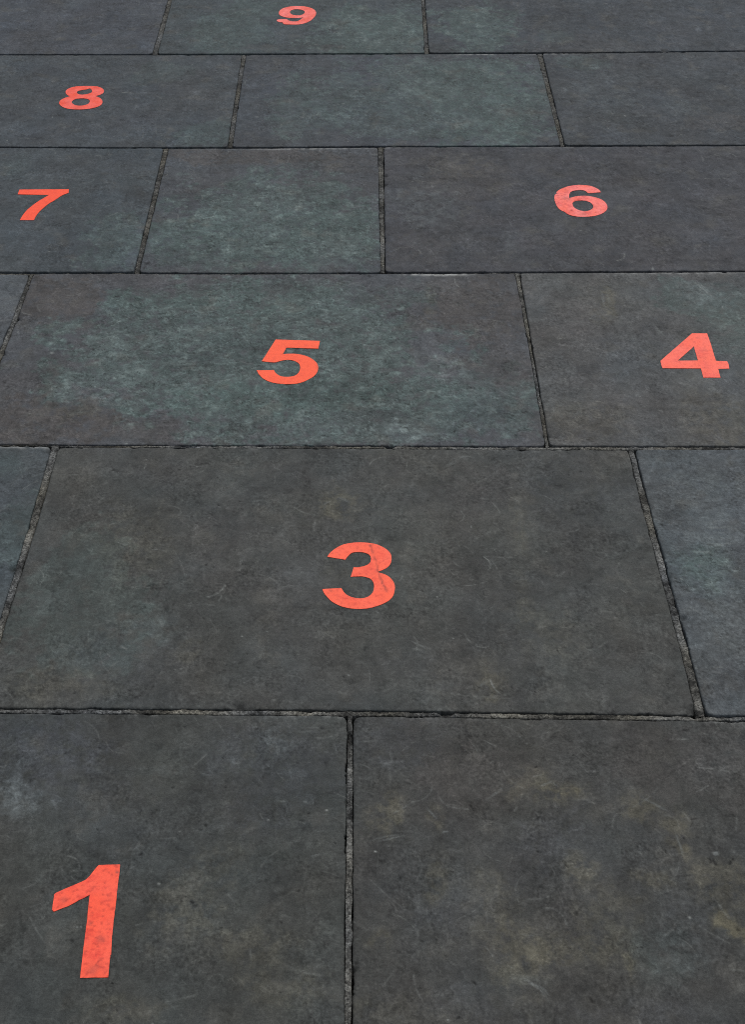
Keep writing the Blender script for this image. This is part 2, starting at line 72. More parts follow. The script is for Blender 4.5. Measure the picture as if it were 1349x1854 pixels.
MARKS = [
[0.0012,0.8,[[0.10001,1.21011],[0.11209,1.21303]]],
[0.001,0.5,[[0.00435,1.19369],[0.05373,1.2072]]],
[0.001,0.35,[[0.05373,1.2072],[0.02027,1.20332],[-0.02724,1.18699]]],
[0.004,0.35,[[0.18882,0.98104],[0.20622,0.97303],[0.22296,0.95953],[0.23149,0.93763]]],
[0.002,0.3,[[0.20622,0.97303],[0.22311,0.96111],[0.23085,0.9454]]],
[0.0018,0.4,[[0.39943,0.98346],[0.42692,0.9948],[0.45898,1.00955]]],
[0.001,0.35,[[-0.01063,1.38028],[0.01319,1.3825]]],
[0.0016,0.4,[[-0.0166,1.3825],[0.00043,1.38139],[0.0175,1.39028]]],
[0.0015,-1,[[0.41839,1.17937],[0.42105,1.1718]]],
[0.0022,-1,[[0.47552,1.16522],[0.47703,1.15681]]],
[0.0022,-1,[[0.48358,1.16241],[0.48722,1.15308]]],
[0.002,-1,[[0.50358,1.15308],[0.50822,1.16054]]],
[0.0015,-0.9,[[0.46482,1.23564],[0.4667,1.23267],[0.47609,1.23564]]],
[0.0015,-0.9,[[0.46428,1.23267],[0.46036,1.21987]]],
[0.0022,-1,[[0.27462,1.16054],[0.27572,1.14937]]],
[0.002,-0.9,[[0.1434,1.25968],[0.1492,1.2476]]],
[0.002,-0.9,[[0.12965,0.97303],[0.13501,0.96586]]],
[0.003,-1,[[0.28243,0.94696],[0.28531,0.94151]]],
[0.002,-0.8,[[0.36813,1.37035],[0.37514,1.36596]]],
[0.002,-0.7,[[0.02489,1.27084],[0.03466,1.26982]]],
[0.0014,-0.7,[[0.42947,1.13464],[0.44527,1.13647]]],
[0.003,0.6,[[0.48323,1.17275],[0.49539,1.17464]]],
[0.0016,-0.8,[[-0.39237,1.73048],[-0.35862,1.73756]]],
[0.0022,-0.6,[[-0.39411,1.72907],[-0.3887,1.73189]]],
[0.0014,-0.6,[[-0.51915,1.82365],[-0.50383,1.82065]]],
[0.0012,-0.9,[[0.08039,1.77491],[0.10758,1.772]]],
[0.0012,-0.7,[[-0.51963,1.71083],[-0.50124,1.71502]]],
[0.0016,0.5,[[-0.43797,1.5686],[-0.43248,1.56228]]],
[0.0016,0.3,[[0.06019,1.59804],[0.1052,1.57241]]],
[0.0012,0.3,[[-0.29471,1.47779],[-0.26873,1.48256]]],
[0.0025,0.07,[[0.27567,1.97787],[0.26452,1.82065],[0.25323,1.66414]]],
[0.006,0.55,[[0.74967,2.78274],[0.76786,2.74229],[0.7819,2.70262]]],
[0.0025,0.7,[[0.74967,2.78274],[0.7714,2.72732],[0.79633,2.67337]]],
[0.0025,0.6,[[0.79633,2.67337],[0.79404,2.64932]]],
[0.004,0.3,[[0.62298,2.59509],[0.64841,2.52654]]],
[0.002,0.7,[[0.66617,2.85023],[0.66543,2.82923]]],
[0.001,0.45,[[0.66146,2.89557],[0.66748,2.85023]]],
[0.0015,-0.8,[[0.54185,2.28458],[0.55713,2.28064]]],
[0.003,0.5,[[0.54543,2.3084],[0.55121,2.31641]]],
[0.0035,0.25,[[0.1817,3.67871],[0.2207,3.67114],[0.25648,3.60404]]],
[0.0015,0.35,[[0.05314,3.72075],[0.08018,3.7246],[0.11159,3.70921]]],
[0.006,0.3,[[0.23065,3.71689],[0.25154,3.65983],[0.27299,3.6225]]],
[0.004,1.0,[[-0.69559,2.4734],[-0.68962,2.4734]]],
[0.003,0.9,[[-0.48833,2.14616],[-0.48614,2.14616]]],
[0.0018,0.3,[[-0.48905,2.25524],[-0.42037,2.24557]]],
[0.0018,0.3,[[-0.19173,2.17003],[-0.10361,2.16265],[-0.05985,2.16818]]],
[0.002,-0.5,[[-0.01636,2.26497],[0.02859,2.24172],[0.0788,2.2302]]],
[0.002,-0.5,[[0.1904,2.33456],[0.23708,2.34472]]],
[0.002,-0.5,[[-0.02792,2.30042],[0.05174,2.29248],[0.10873,2.29645]]],
[0.002,-0.4,[[-0.44857,2.38594],[-0.40327,2.39848]]],
[0.002,0.25,[[-0.67734,2.56051],[-0.62922,2.56509]]],
[0.0018,0.3,[[-0.17356,3.49614],[-0.20417,3.50318]]],
[0.0015,0.4,[[0.59875,1.90049],[0.62856,1.89734],[0.66498,1.90206]]],
[0.0015,0.4,[[0.59972,1.8786],[0.63907,1.87395],[0.67054,1.88015]]],
[0.0015,0.35,[[0.59096,1.85853],[0.62508,1.85394],[0.66133,1.86007]]],
[0.0015,0.3,[[0.59723,1.83872],[0.64137,1.8357]]],
[0.002,-0.5,[[0.51035,1.62413],[0.53607,1.66414]]],
[0.002,-0.8,[[-0.23836,1.32178],[-0.23485,1.31966]]],
[0.003,-0.5,[[-0.27759,1.18032],[-0.26941,1.17748]]],
[0.0012,0.5,[[-0.10298,1.26474],[-0.09724,1.26373]]],
[0.0012,0.35,[[-0.08973,1.16804],[-0.05849,1.17275]]],
[0.0012,0.5,[[-0.14211,1.26576],[-0.1217,1.26474]]],
[0.0012,0.3,[[-0.53934,1.29658],[-0.48281,1.21596]]],
[0.003,-0.6,[[-0.44203,1.21108],[-0.43771,1.20914]]],
[0.0015,0.3,[[-0.12374,1.39924],[-0.08102,1.40261]]],
[0.0015,0.25,[[-0.1198,1.40712],[-0.06403,1.40938]]],
[0.0025,0.25,[[-0.14821,1.37696],[-0.14222,1.34423]]],
[0.002,0.8,[[-0.36012,1.0644],[-0.3581,1.06095]]],
[0.0012,0.8,[[-0.40105,1.05323],[-0.39926,1.05152]]],
[0.0012,0.7,[[-0.39521,1.05408],[-0.39418,1.05237]]],
[0.0014,0.35,[[-0.2479,1.8357],[-0.26155,1.82065]]],
[0.0014,0.3,[[-0.52114,1.8357],[-0.49888,1.82065]]],
[0.003,0.45,[[0.59368,1.88951],[0.63146,1.88638],[0.6681,1.89264]]],
[0.003,0.4,[[0.5931,1.84327],[0.63234,1.84024],[0.66314,1.84479]]],
[0.003,0.35,[[0.577,1.82065],[0.61765,1.81616]]],
[0.003,0.35,[[0.53097,2.73978],[0.5257,2.64216]]],
[0.003,0.3,[[0.53954,2.72732],[0.53979,2.65411]]],
[0.0035,0.3,[[0.62729,2.58349],[0.6363,2.52654]]],
[0.003,0.3,[[0.13677,3.23021],[0.16473,3.21145]]],
[0.003,0.3,[[0.08605,3.19902],[0.12178,3.20522]]],
[0.0035,0.28,[[-0.60242,2.32849],[-0.55039,2.28853],[-0.48984,2.26107]]],
[0.003,0.28,[[-0.64329,2.36521],[-0.6001,2.3144]]],
[0.0035,0.3,[[0.13784,2.47122],[0.18264,2.41112]]],
[0.0035,0.28,[[0.10117,2.43878],[0.1456,2.36521]]],
[0.003,0.3,[[-0.15016,2.22638],[-0.1346,2.17003]]],
[0.0025,0.3,[[-0.06697,1.97787],[-0.03561,1.95818]]],
[0.002,0.3,[[-0.09224,1.95329],[-0.07716,1.96964]]],
[0.002,0.3,[[0.16392,1.48614],[0.19248,1.51635]]],
[0.0025,0.3,[[0.13399,2.07123],[0.17807,2.09762]]],
[0.0025,0.3,[[0.15102,2.09408],[0.1806,2.10472],[0.21046,2.09939]]],
[0.002,0.25,[[-0.37035,1.66144],[-0.34718,1.62413]]],
[0.0025,0.3,[[0.24714,1.29139],[0.26876,1.30179],[0.2797,1.28829]]],
[0.002,0.35,[[0.43729,1.21596],[0.44172,1.18222],[0.44382,1.15867]]],
[0.002,0.3,[[0.39693,1.27595],[0.43674,1.2456]]],
[0.002,0.3,[[0.07747,1.25564],[0.10062,1.22576]]],
[0.0025,0.25,[[0.16735,1.26576],[0.20231,1.29658]]],
]
CHIPS = [[0.02969, 3.28102, 0.009], [0.03441, 3.33298, 0.006], [-0.5968, 1.71502, 0.01], [-0.63577, 1.77928, 0.01], [0.50741, 1.44143, 0.012], [-0.03504, 1.4276, 0.008], [-0.02655, 0.98912, 0.006], [0.5271, 1.65068, 0.006], [-0.10838, 2.13979, 0.006], [0.03867, 2.13961, 0.004], [0.29379, 2.12983, 0.006], [-0.636, 2.12442, 0.007], [0.92246, 4.21589, 0.01], [-0.21063, 1.44956, 0.008], [-0.66986, 2.14252, 0.005], [0.51582, 1.70526, 0.005], [0.51226, 1.80575, 0.004], [-0.7976, 2.61144, 0.006], [-0.79902, 2.47122, 0.006], [0.34665, 2.17003, 0.006], [1.0897, 4.21589, 0.006]]
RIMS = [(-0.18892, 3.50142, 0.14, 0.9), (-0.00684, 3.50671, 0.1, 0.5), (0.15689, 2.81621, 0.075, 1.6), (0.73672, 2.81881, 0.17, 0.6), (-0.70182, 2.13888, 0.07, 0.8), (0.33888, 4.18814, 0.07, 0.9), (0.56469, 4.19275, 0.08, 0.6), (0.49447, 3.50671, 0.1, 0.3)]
HOLES = [(-0.03454, 1.38805, 0.013, 0.012), (-0.03501, 1.42531, 0.004, 0.004), (0.50678, 1.43796, 0.008, 0.012), (-0.62005, 2.12622, 0.005, 0.006), (0.03432, 2.1407, 0.009, 0.008), (-0.02653, 0.9875, 0.004, 0.003)]
GRIME = {'1': [(-0.42519, 1.0925, 0.006, 0.5), (-0.35854, 1.14011, 0.0022, 0.9), (-0.36504, 1.03441, 0.006, 0.4), (-0.36623, 0.9874, 0.012, 0.35), (-0.38316, 1.05753, 0.003, 0.5)], '6': [(0.49995, 3.19902, 0.012, 0.4), (0.50514, 3.24597, 0.008, 0.3), (0.5352, 3.11391, 0.01, 0.4), (0.56808, 3.15303, 0.008, 0.2)], '3': [(-0.01229, 1.80278, 0.003, 0.3)], '4': [(0.71463, 2.53103, 0.004, 0.3), (0.71993, 2.48215, 0.006, 0.3), (0.7102, 2.44953, 0.004, 0.25)], '9': [(-0.28681, 4.53712, 0.008, 0.2)], '8': [(-0.85358, 3.77221, 0.012, 0.25)], '5': [(-0.14508, 2.50126, 0.003, 0.3), (-0.21129, 2.45433, 0.003, 0.25)]}

# ------------------------------------------------------------------ noise
rng = np.random.default_rng(7)
PERM = rng.permutation(1024)
GA = rng.random(1024)*2*np.pi
def gnoise(x, y, seed=0):
    x = np.asarray(x, float) + seed*17.31; y = np.asarray(y, float) - seed*9.77
    xi = np.floor(x).astype(np.int64); yi = np.floor(y).astype(np.int64)
    fx = x-xi; fy = y-yi
    u = fx**3*(fx*(fx*6-15)+10); v = fy**3*(fy*(fy*6-15)+10)
    def gr(ix, iy, dx, dy):
        a = GA[PERM[(PERM[(ix+seed*31) & 1023]+iy) & 1023]]
        return np.cos(a)*dx+np.sin(a)*dy
    n0 = gr(xi, yi, fx, fy)*(1-u)+gr(xi+1, yi, fx-1, fy)*u
    n1 = gr(xi, yi+1, fx, fy-1)*(1-u)+gr(xi+1, yi+1, fx-1, fy-1)*u
    return (n0*(1-v)+n1*v)*1.5
def fbm(x, y, f, octv=3, seed=0, gain=.5):
    r = 0; a = 1; t = 0
    for o in range(octv):
        r = r+a*gnoise(x*f, y*f, seed+o*3); t += a; a *= gain; f *= 2.03
    return r/t
def sstep(x, a, b):
    t = np.clip((x-a)/(b-a), 0, 1); return t*t*(3-2*t)
def lin(c):
    c = np.array(c)/255.
    return np.where(c <= .04045, c/12.92, ((c+.055)/1.055)**2.4)
def interp_ext(x, xs, ys):
    xs = np.array(xs); ys = np.array(ys); o = np.argsort(xs); xs = xs[o]; ys = ys[o]
    r = np.interp(x, xs, ys)
    lo = ys[0]+(x-xs[0])*(ys[1]-ys[0])/(xs[1]-xs[0]); hi = ys[-1]+(x-xs[-1])*(ys[-1]-ys[-2])/(xs[-1]-xs[-2])
    return np.where(x < xs[0], lo, np.where(x > xs[-1], hi, r))

# ------------------------------------------------------------------ mesh and material helpers
def mesh_np(name, verts, faces, mat, col=None, smooth=True, origin=(0, 0, 0)):
    me = bpy.data.meshes.new(name)
    v = np.asarray(verts, np.float32)-np.asarray(origin, np.float32)
    f = np.asarray(faces, np.int32); k = f.shape[1]
    me.vertices.add(len(v)); me.vertices.foreach_set('co', v.ravel())
    me.loops.add(f.size); me.loops.foreach_set('vertex_index', f.ravel())
    me.polygons.add(len(f)); me.polygons.foreach_set('loop_start', np.arange(0, f.size, k, dtype=np.int32))
    me.polygons.foreach_set('loop_total', np.full(len(f), k, np.int32))
    me.polygons.foreach_set('use_smooth', np.full(len(f), smooth))
    me.update(calc_edges=True); me.validate()
    if col is not None:
        at = me.color_attributes.new('surface', 'FLOAT_COLOR', 'POINT')
        c = np.ones((len(v), 4), np.float32); c[:, :col.shape[1]] = col
        at.data.foreach_set('color', c.ravel())
    me.materials.append(mat)
    o = bpy.data.objects.new(name, me); COL.objects.link(o); o.location = origin
    return o
def tag(o, label=None, cat=None, group=None, kind=None):
    if label: o['label'] = label
    if cat: o['category'] = cat
    if group: o['group'] = group
    if kind: o['kind'] = kind
    return o
class N:
    def __init__(s, name):
        s.m = bpy.data.materials.new(name); s.m.use_nodes = True; s.t = s.m.node_tree; s.t.nodes.clear()
        s.o = s.t.nodes.new('ShaderNodeOutputMaterial'); s.p = s.t.nodes.new('ShaderNodeBsdfPrincipled')
        s.t.links.new(s.p.outputs[0], s.o.inputs[0])
    def n(s, ty, **kw):
        q = s.t.nodes.new(ty)
        for k, v in kw.items():
            if hasattr(q, k) and k not in q.inputs.keys(): setattr(q, k, v)
            else: q.inputs[k.replace('_', ' ')].default_value = v
        return q
    def l(s, a, b): s.t.links.new(a, b)
    def noise(s, co, scale, detail=3, rough=.55, dist=0, st=(1, 1, 1)):
        mp = s.n('ShaderNodeMapping'); mp.inputs['Scale'].default_value = st; s.l(co, mp.inputs[0])
        q = s.n('ShaderNodeTexNoise'); q.inputs['Scale'].default_value = scale; q.inputs['Detail'].default_value = detail
        q.inputs['Roughness'].default_value = rough; q.inputs['Distortion'].default_value = dist
        s.l(mp.outputs[0], q.inputs['Vector']); return q.outputs['Fac']
    def rng(s, v, a, b, c, d):
        q = s.n('ShaderNodeMapRange'); q.inputs[1].default_value = a; q.inputs[2].default_value = b
        q.inputs[3].default_value = c; q.inputs[4].default_value = d; s.l(v, q.inputs[0]); return q.outputs[0]
    def math(s, op, a, b):
        q = s.n('ShaderNodeMath'); q.operation = op
        for i, x in enumerate((a, b)):
            if isinstance(x, (int, float)): q.inputs[i].default_value = x
            else: s.l(x, q.inputs[i])
        return q.outputs[0]
    def mul(s, col, fac):
        q = s.n('ShaderNodeVectorMath'); q.operation = 'SCALE'; s.l(col, q.inputs[0]); s.l(fac, q.inputs['Scale']); return q.outputs[0]

def coords(k):
    tc = k.n('ShaderNodeTexCoord'); oi = k.n('ShaderNodeObjectInfo')
    ad = k.n('ShaderNodeVectorMath'); ad.operation = 'ADD'; k.l(tc.outputs['Object'], ad.inputs[0]); k.l(oi.outputs['Location'], ad.inputs[1])
    return ad.outputs[0]

def stone_material():
    k = N('dark_slate'); co = coords(k)
    at = k.n('ShaderNodeAttribute'); at.attribute_name = 'surface'
    f1 = k.noise(co, 520, 4, .65)
    f2 = k.noise(co, 150, 4, .6, .6, (1, 1.5, 1))
    f3 = k.noise(co, 60, 5, .7, 1.5)
    fac = k.math('MULTIPLY', k.rng(f1, .25, .75, GRAIN[0], GRAIN[1]), k.rng(f2, .3, .7, .84, 1.16))
    fac = k.math('MULTIPLY', fac, k.rng(f3, .3, .7, .86, 1.14))
    # hair-thin fibres
    fb = k.noise(co, 90, 3, .6, 2.5, (1, 4.5, 1))
    fac = k.math('MULTIPLY', fac, k.rng(fb, .3, .7, .90, 1.10))
    k.l(k.mul(at.outputs['Color'], fac), k.p.inputs['Base Color'])
    r = k.rng(k.noise(co, 45, 5, .65), .3, .7, .62, .85)
    k.l(r, k.p.inputs['Roughness'])
    k.p.inputs['Specular IOR Level'].default_value = .22
    h = k.math('ADD', k.math('MULTIPLY', f2, .6), k.math('MULTIPLY', f1, .35))
    h = k.math('ADD', h, k.math('MULTIPLY', fb, .5))
    b = k.n('ShaderNodeBump'); b.inputs['Strength'].default_value = .55; b.inputs['Distance'].default_value = .0007
    k.l(h, b.inputs['Height']); k.l(b.outputs[0], k.p.inputs['Normal'])
    return k.m
def mortar_material():
    k = N('sandy_mortar'); co = coords(k)
    at = k.n('ShaderNodeAttribute'); at.attribute_name = 'surface'
    v = k.n('ShaderNodeTexVoronoi'); v.inputs['Scale'].default_value = 380; k.l(co, v.inputs['Vector'])
    sp = k.n('ShaderNodeSeparateColor'); k.l(v.outputs['Color'], sp.inputs[0])
    g1 = k.rng(sp.outputs[0], 0, 1, .4, 1.7)
    g2 = k.rng(k.noise(co, 260, 4, .7), .25, .75, .5, 1.5)
    k.l(k.mul(at.outputs['Color'], k.math('MULTIPLY', g1, g2)), k.p.inputs['Base Color'])
    k.p.inputs['Roughness'].default_value = .9; k.p.inputs['Specular IOR Level'].default_value = .25
    b = k.n('ShaderNodeBump'); b.inputs['Strength'].default_value = .9; b.inputs['Distance'].default_value = .0012
    k.l(k.math('ADD', g1, g2), b.inputs['Height']); k.l(b.outputs[0], k.p.inputs['Normal'])
    return k.m
def vinyl_material():
    k = N('orange_vinyl'); co = coords(k)
    at = k.n('ShaderNodeAttribute'); at.attribute_name = 'surface'
    f1 = k.rng(k.noise(co, 600, 3, .6), .3, .7, .88, 1.12)
    f2 = k.rng(k.noise(co, 90, 4, .6), .3, .7, .95, 1.05)
    k.l(k.mul(at.outputs['Color'], k.math('MULTIPLY', f1, f2)), k.p.inputs['Base Color'])
    k.p.inputs['Roughness'].default_value = .55; k.p.inputs['Specular IOR Level'].default_value = .35
    b = k.n('ShaderNodeBump'); b.inputs['Strength'].default_value = .35; b.inputs['Distance'].default_value = .0006
    k.l(k.noise(co, 180, 4, .65), b.inputs['Height']); k.l(b.outputs[0], k.p.inputs['Normal'])
    return k.m
GRAIN = (.66, 1.34)
M_STONE = stone_material(); M_MORTAR = mortar_material(); M_VINYL = vinyl_material()

# ------------------------------------------------------------------ stone colouring
ALB = .79       # picture tone of the stone under this light -> its own colour
KIND = {'G': (82, 99, 96), 'B': (75, 79, 86), 'T': (110, 106, 88), 'D': (40, 42, 46), 'L': (104, 112, 112), 'W': (80, 77, 75)}
KW = {'G': .75, 'B': .5, 'T': .64, 'D': .6, 'L': .7, 'W': .8}
BASE = {(0, 0): (71, 76, 82), (0, 1): (69, 77, 80), (0, 2): (65, 71, 76),
        (1, 0): (70, 76, 80), (1, 1): (70, 75, 80), (1, 2): (66, 71, 75),
        (2, 0): (71, 78, 82), (2, 1): (76, 80, 84), (2, 2): (70, 72, 76),
        (3, 0): (86, 91, 95), (3, 1): (80, 82, 85), (3, 2): (85, 87, 87),
        (4, 0): (76, 83, 86), (4, 1): (73, 75, 73), (4, 2): (83, 89, 92),
        (5, 0): (68, 71, 69), (5, 1): (69, 70, 68)}
ROUGH = {(3, 1): 1.0, (2, 1): .8, (4, 2): 1.5, (1, 2): .9, (2, 0): .45, (4, 0): .55, (3, 0): .5, (1, 1): .35}
def stone_colour(X, Y, base, stains, rough, seed, dens=1.0, n_strokes=420):
    """albedo and relief (metres) of the slab's top at the points X, Y"""
    n = len(X)
    c = np.tile(lin(base), (n, 1))
    # slow drift between violet, olive and blue greys
    h1 = fbm(X, Y, 5, 4, seed+1, .6); h2 = fbm(X, Y, 7, 4, seed+2, .6)
    c *= 1+np.stack([.08*h1-.05*h2, .01*h1+.04*h2, -.09*h1+.06*h2], 1)
    wx = fbm(X, Y, 9, 4, seed+4, .6); wy = fbm(X, Y, 9, 4, seed+5, .6)
    brk = fbm(X, Y, 38, 4, seed+6, .65)
    bx2 = fbm(X, Y, 45, 3, seed+7, .6); by2 = fbm(X, Y, 45, 3, seed+8, .6)
    green = np.zeros(n)
    for kd, x, y, rx, ry, s in stains:
        dx = (X-x)/rx+wx*.9+bx2*.5; dy = (Y-y)/ry+wy*.9+by2*.5
        rr_ = np.sqrt(dx*dx+dy*dy)
        wgt = 1-sstep(rr_, .82, 1.22) if kd in 'GW' and rx > .05 else np.exp(-(rr_**2.8)*.8)
        wgt = np.clip(wgt*(1+brk*{'G': 1.7, 'T': 3.4, 'L': 3.6}.get(kd, 2.4)), 0, 1)*min(s, 1)*KW[kd]*(1.3 if s > 1 else 1)
        wgt = np.clip(wgt, 0, 1)[:, None]
        c = c*(1-wgt)+lin(KIND[kd])*wgt
        if kd == 'G': green = np.maximum(green, wgt[:, 0])
    # faint random clouds everywhere
    t = sstep(fbm(X, Y, 13, 4, seed+10, .6), .12, .5)*.35
    c = c*(1-t[:, None])+lin((92, 91, 85))*t[:, None]
    t = sstep(fbm(X, Y, 10, 4, seed+14, .6), .12, .5)*.4
    c = c*(1-t[:, None])+c*np.array([.84, .86, .90])*t[:, None]
    crisp = sstep(fbm(X, Y, 11, 3, seed+31), -.25, .35)       # some areas keep a sharp grain, others are worn smooth
    v = .97+.28*fbm(X, Y, 14, 4, seed+20, .6)+.22*fbm(X, Y, 6, 3, seed+21)+(.25+crisp)*(.26*fbm(X, Y, 60, 3, seed+24, .6)+.24*gnoise(X*170, Y*160, seed+28)+.22*gnoise(X*330, Y*290, seed+29))
    # worn laminae: overlapping patches with crisp broken outlines
    ux = X+.035*wx+.006*bx2; uy = Y+.035*wy+.006*by2
    for q_, (fq, th, am) in enumerate(((9, .10, .10), (14, .2, -.09), (20, .12, .09), (30, .18, -.11), (42, .22, .11), (60, .25, -.13), (85, .28, .14))):
        nq = fbm(ux, uy, fq, 3, seed+200+q_*5, .6)
        v += 1.35*am*sstep(nq, th, th+.05)*(.55+1.1*np.clip(brk, -.4, .6))
    # hair-fine pale and dark wisps, in patches
    for q_, (fq, am) in enumerate(((26, .42), (48, .42), (34, -.36), (70, .36), (95, -.4))):
        nl = gnoise(ux*fq, uy*fq, seed+250+q_)
        v += am*np.clip(1-np.abs(nl)*9, 0, 1)*sstep(fbm(X, Y, 15, 3, seed+260+q_), .08, .4)*np.clip(.6+brk*2, 0, 1.4)
    # riven cleft texture: short ragged ledges running across
    rg = np.clip(rough*(.35+.9*np.clip(green*1.4, 0, 1)+.5*fbm(X, Y, 8, 3, seed+30)), 0, 1.2) if rough > 0 else np.zeros(n)
    qx = X+.03*wx+.012*bx2; qy = Y+.03*wy+.008*by2
    a1 = gnoise(qx*36, qy*105, seed+33); a2 = gnoise(qx*80, qy*210, seed+34)
    ridge = (1-np.abs(a1)*2.2)*.6+(1-np.abs(a2)*2.2)*.4
    v += rg*(.16*a1+.14*a2)
    dk = sstep(ridge, .72, .95)*rg*sstep(gnoise(X*14, Y*30, seed+36), 0, .4)
    v *= 1-.45*dk
    a3 = gnoise(qx*52, qy*95, seed+37); br2 = sstep(gnoise(qx*75, qy*120, seed+39), .05, .4)
    v -= rg*.5*np.clip(1-np.abs(a3)*7, 0, 1)*br2             # broken dark lines along the tiny ledges
    v += rg*.45*np.clip(1-np.abs(a3-.12)*8, 0, 1)*br2        # and pale lines beside them
    v += rg*.30*sstep(gnoise(qx*60, qy*150, seed+38), .35, .7)
    gl = sstep(green, .3, .6)*sstep(fbm(ux, uy, 17, 4, seed+45, .65), .02, .22)*sstep(brk, -.15, .25)
    c = c*(1-.30*gl[:, None])+lin((122, 133, 130))*.30*gl[:, None]      # bleached crust on the green bloom
    # soft rubbed hairlines, each a short curved stroke
    r = random.Random(seed*13+5)
    x0, x1, y0, y1 = X.min(), X.max(), Y.min(), Y.max()
    area = (x1-x0)*(y1-y0)
    st = np.zeros(n); dkm = np.zeros(n); pit = np.zeros(n)
    order = np.argsort(Y, kind='stable'); Ys = Y[order]
    def seg(px, py, hw, acc, amt, soft=1.0):
        lo, hi = np.searchsorted(Ys, [min(py)-hw*3, max(py)+hw*3]); idx = order[lo:hi]
        m = (X[idx] > min(px)-hw*3) & (X[idx] < max(px)+hw*3); idx = idx[m]
        if not len(idx): return
        d = np.full(len(idx), 1e9)
        for i in range(len(px)-1):
            ax, ay, bx, by = px[i], py[i], px[i+1], py[i+1]; L2 = (bx-ax)**2+(by-ay)**2+1e-12
            tt = np.clip(((X[idx]-ax)*(bx-ax)+(Y[idx]-ay)*(by-ay))/L2, 0, 1)
            d = np.minimum(d, np.hypot(X[idx]-ax-tt*(bx-ax), Y[idx]-ay-tt*(by-ay)))
        g = np.exp(-(d/hw)**2)*amt
        acc[idx] = np.maximum(acc[idx], g)
    for i in range(int(n_strokes*area*dens)):
        px, py = r.uniform(x0, x1), r.uniform(y0, y1); an = r.gauss(0, .7) if r.random() < .7 else r.uniform(0, 3.14)
        L = r.uniform(.006, .05)*(2.2 if r.random() < .08 else 1); cv = r.gauss(0, 25)
        xs = []; ys = []
        for j in range(5):
            xs.append(px); ys.append(py); px += math.cos(an)*L/4; py += math.sin(an)*L/4; an += cv*L/4
        if r.random() < .72: seg(xs, ys, r.uniform(.0007, .0015), st, r.uniform(.06, .34)*(1 if r.random() < .9 else 1.8))
        else: seg(xs, ys, r.uniform(.0006, .0013), dkm, r.uniform(.1, .4))
    for i in range(int(150*area)):
        px, py = r.uniform(x0, x1), r.uniform(y0, y1); q = r.uniform(.0008, .0019)
        seg([px, px+r.uniform(-.003, .003)], [py, py+r.uniform(-.002, .002)], q, pit, r.uniform(.4, 1))
    for i in range(int(22*area)):
        px, py = r.uniform(x0, x1), r.uniform(y0, y1)
        seg([px, px+.001], [py, py], r.uniform(.0008, .0016), st, r.uniform(.5, 1.2))
    mk = np.zeros(n)
    def mark(xs, ys, hw, s):
        # a real scuff is a bundle of broken hairlines that fades at both ends
        rr = random.Random(int(abs(xs[0]*9999+ys[0]*777)))
        ln = sum(math.hypot(xs[i+1]-xs[i], ys[i+1]-ys[i]) for i in range(len(xs)-1))
        if s < 0 or ln < .012:
            px = np.interp(np.linspace(0, len(xs)-1, 7), range(len(xs)), xs); py = np.interp(np.linspace(0, len(xs)-1, 7), range(len(xs)), ys)
            bow = rr.gauss(0, .22)*ln
            for i in range(6):
                u0, u1 = i/6, (i+1)/6; j0, j1 = bow*4*u0*(1-u0), bow*4*u1*(1-u1)
                seg([px[i]+j0, px[i+1]+j1], [py[i]+rr.gauss(0, .0003), py[i+1]+rr.gauss(0, .0003)], hw*(.3+.45*math.sin(math.pi*(u0+.12))), mk if s > 0 else pit, abs(s)*rr.uniform(.6, 1))
            return
        px = np.interp(np.linspace(0, len(xs)-1, 25), range(len(xs)), xs); py = np.interp(np.linspace(0, len(xs)-1, 25), range(len(xs)), ys)
        for b in range(5 if hw > .0018 else 2):
            ox, oy = rr.gauss(0, hw*.55), rr.gauss(0, hw*.55); i0 = rr.randint(0, 8); i1 = rr.randint(15, 24)
            for i in range(i0, i1):
                t = (i-i0)/(i1-i0); am = s*(.8 if hw < .002 else 1.2)*math.sin(math.pi*min(1, t+.08))*rr.uniform(.25, 1)
                seg([px[i]+ox, px[i+1]+ox], [py[i]+oy+.0006*math.sin(i*1.7+b), py[i+1]+oy+.0006*math.sin(i*1.7+1.7+b)], .0010, mk, am)
    for hw, s, pts in MARKS:
        xs = [p[0] for p in pts]; ys = [p[1] for p in pts]
        if max(xs) < x0 or min(xs) > x1 or max(ys) < y0 or min(ys) > y1: continue
        mark(xs, ys, hw, s)
    st *= np.clip(.8+fbm(X, Y, 120, 2, seed+50)*1.6, .2, 1.5)
    c = c*(np.clip(v, .3, 2)**1.25)[:, None]
    k = np.clip(st*.8, 0, 1)[:, None]; c = c*(1-k)+lin((142, 146, 142))*k
    k = np.clip(mk, 0, 1)[:, None]; c = c*(1-k)+lin((140, 146, 144))*k
    c *= (1-.45*np.clip(dkm, 0, 1))[:, None]*(1-.8*np.clip(pit, 0, 1))[:, None]
    z = .00035*fbm(X, Y, 12, 3, seed+40)+rg*(.0005*a1+.00035*a2)-.0004*dk-.0012*pit-.0002*dkm
    return c*ALB, z

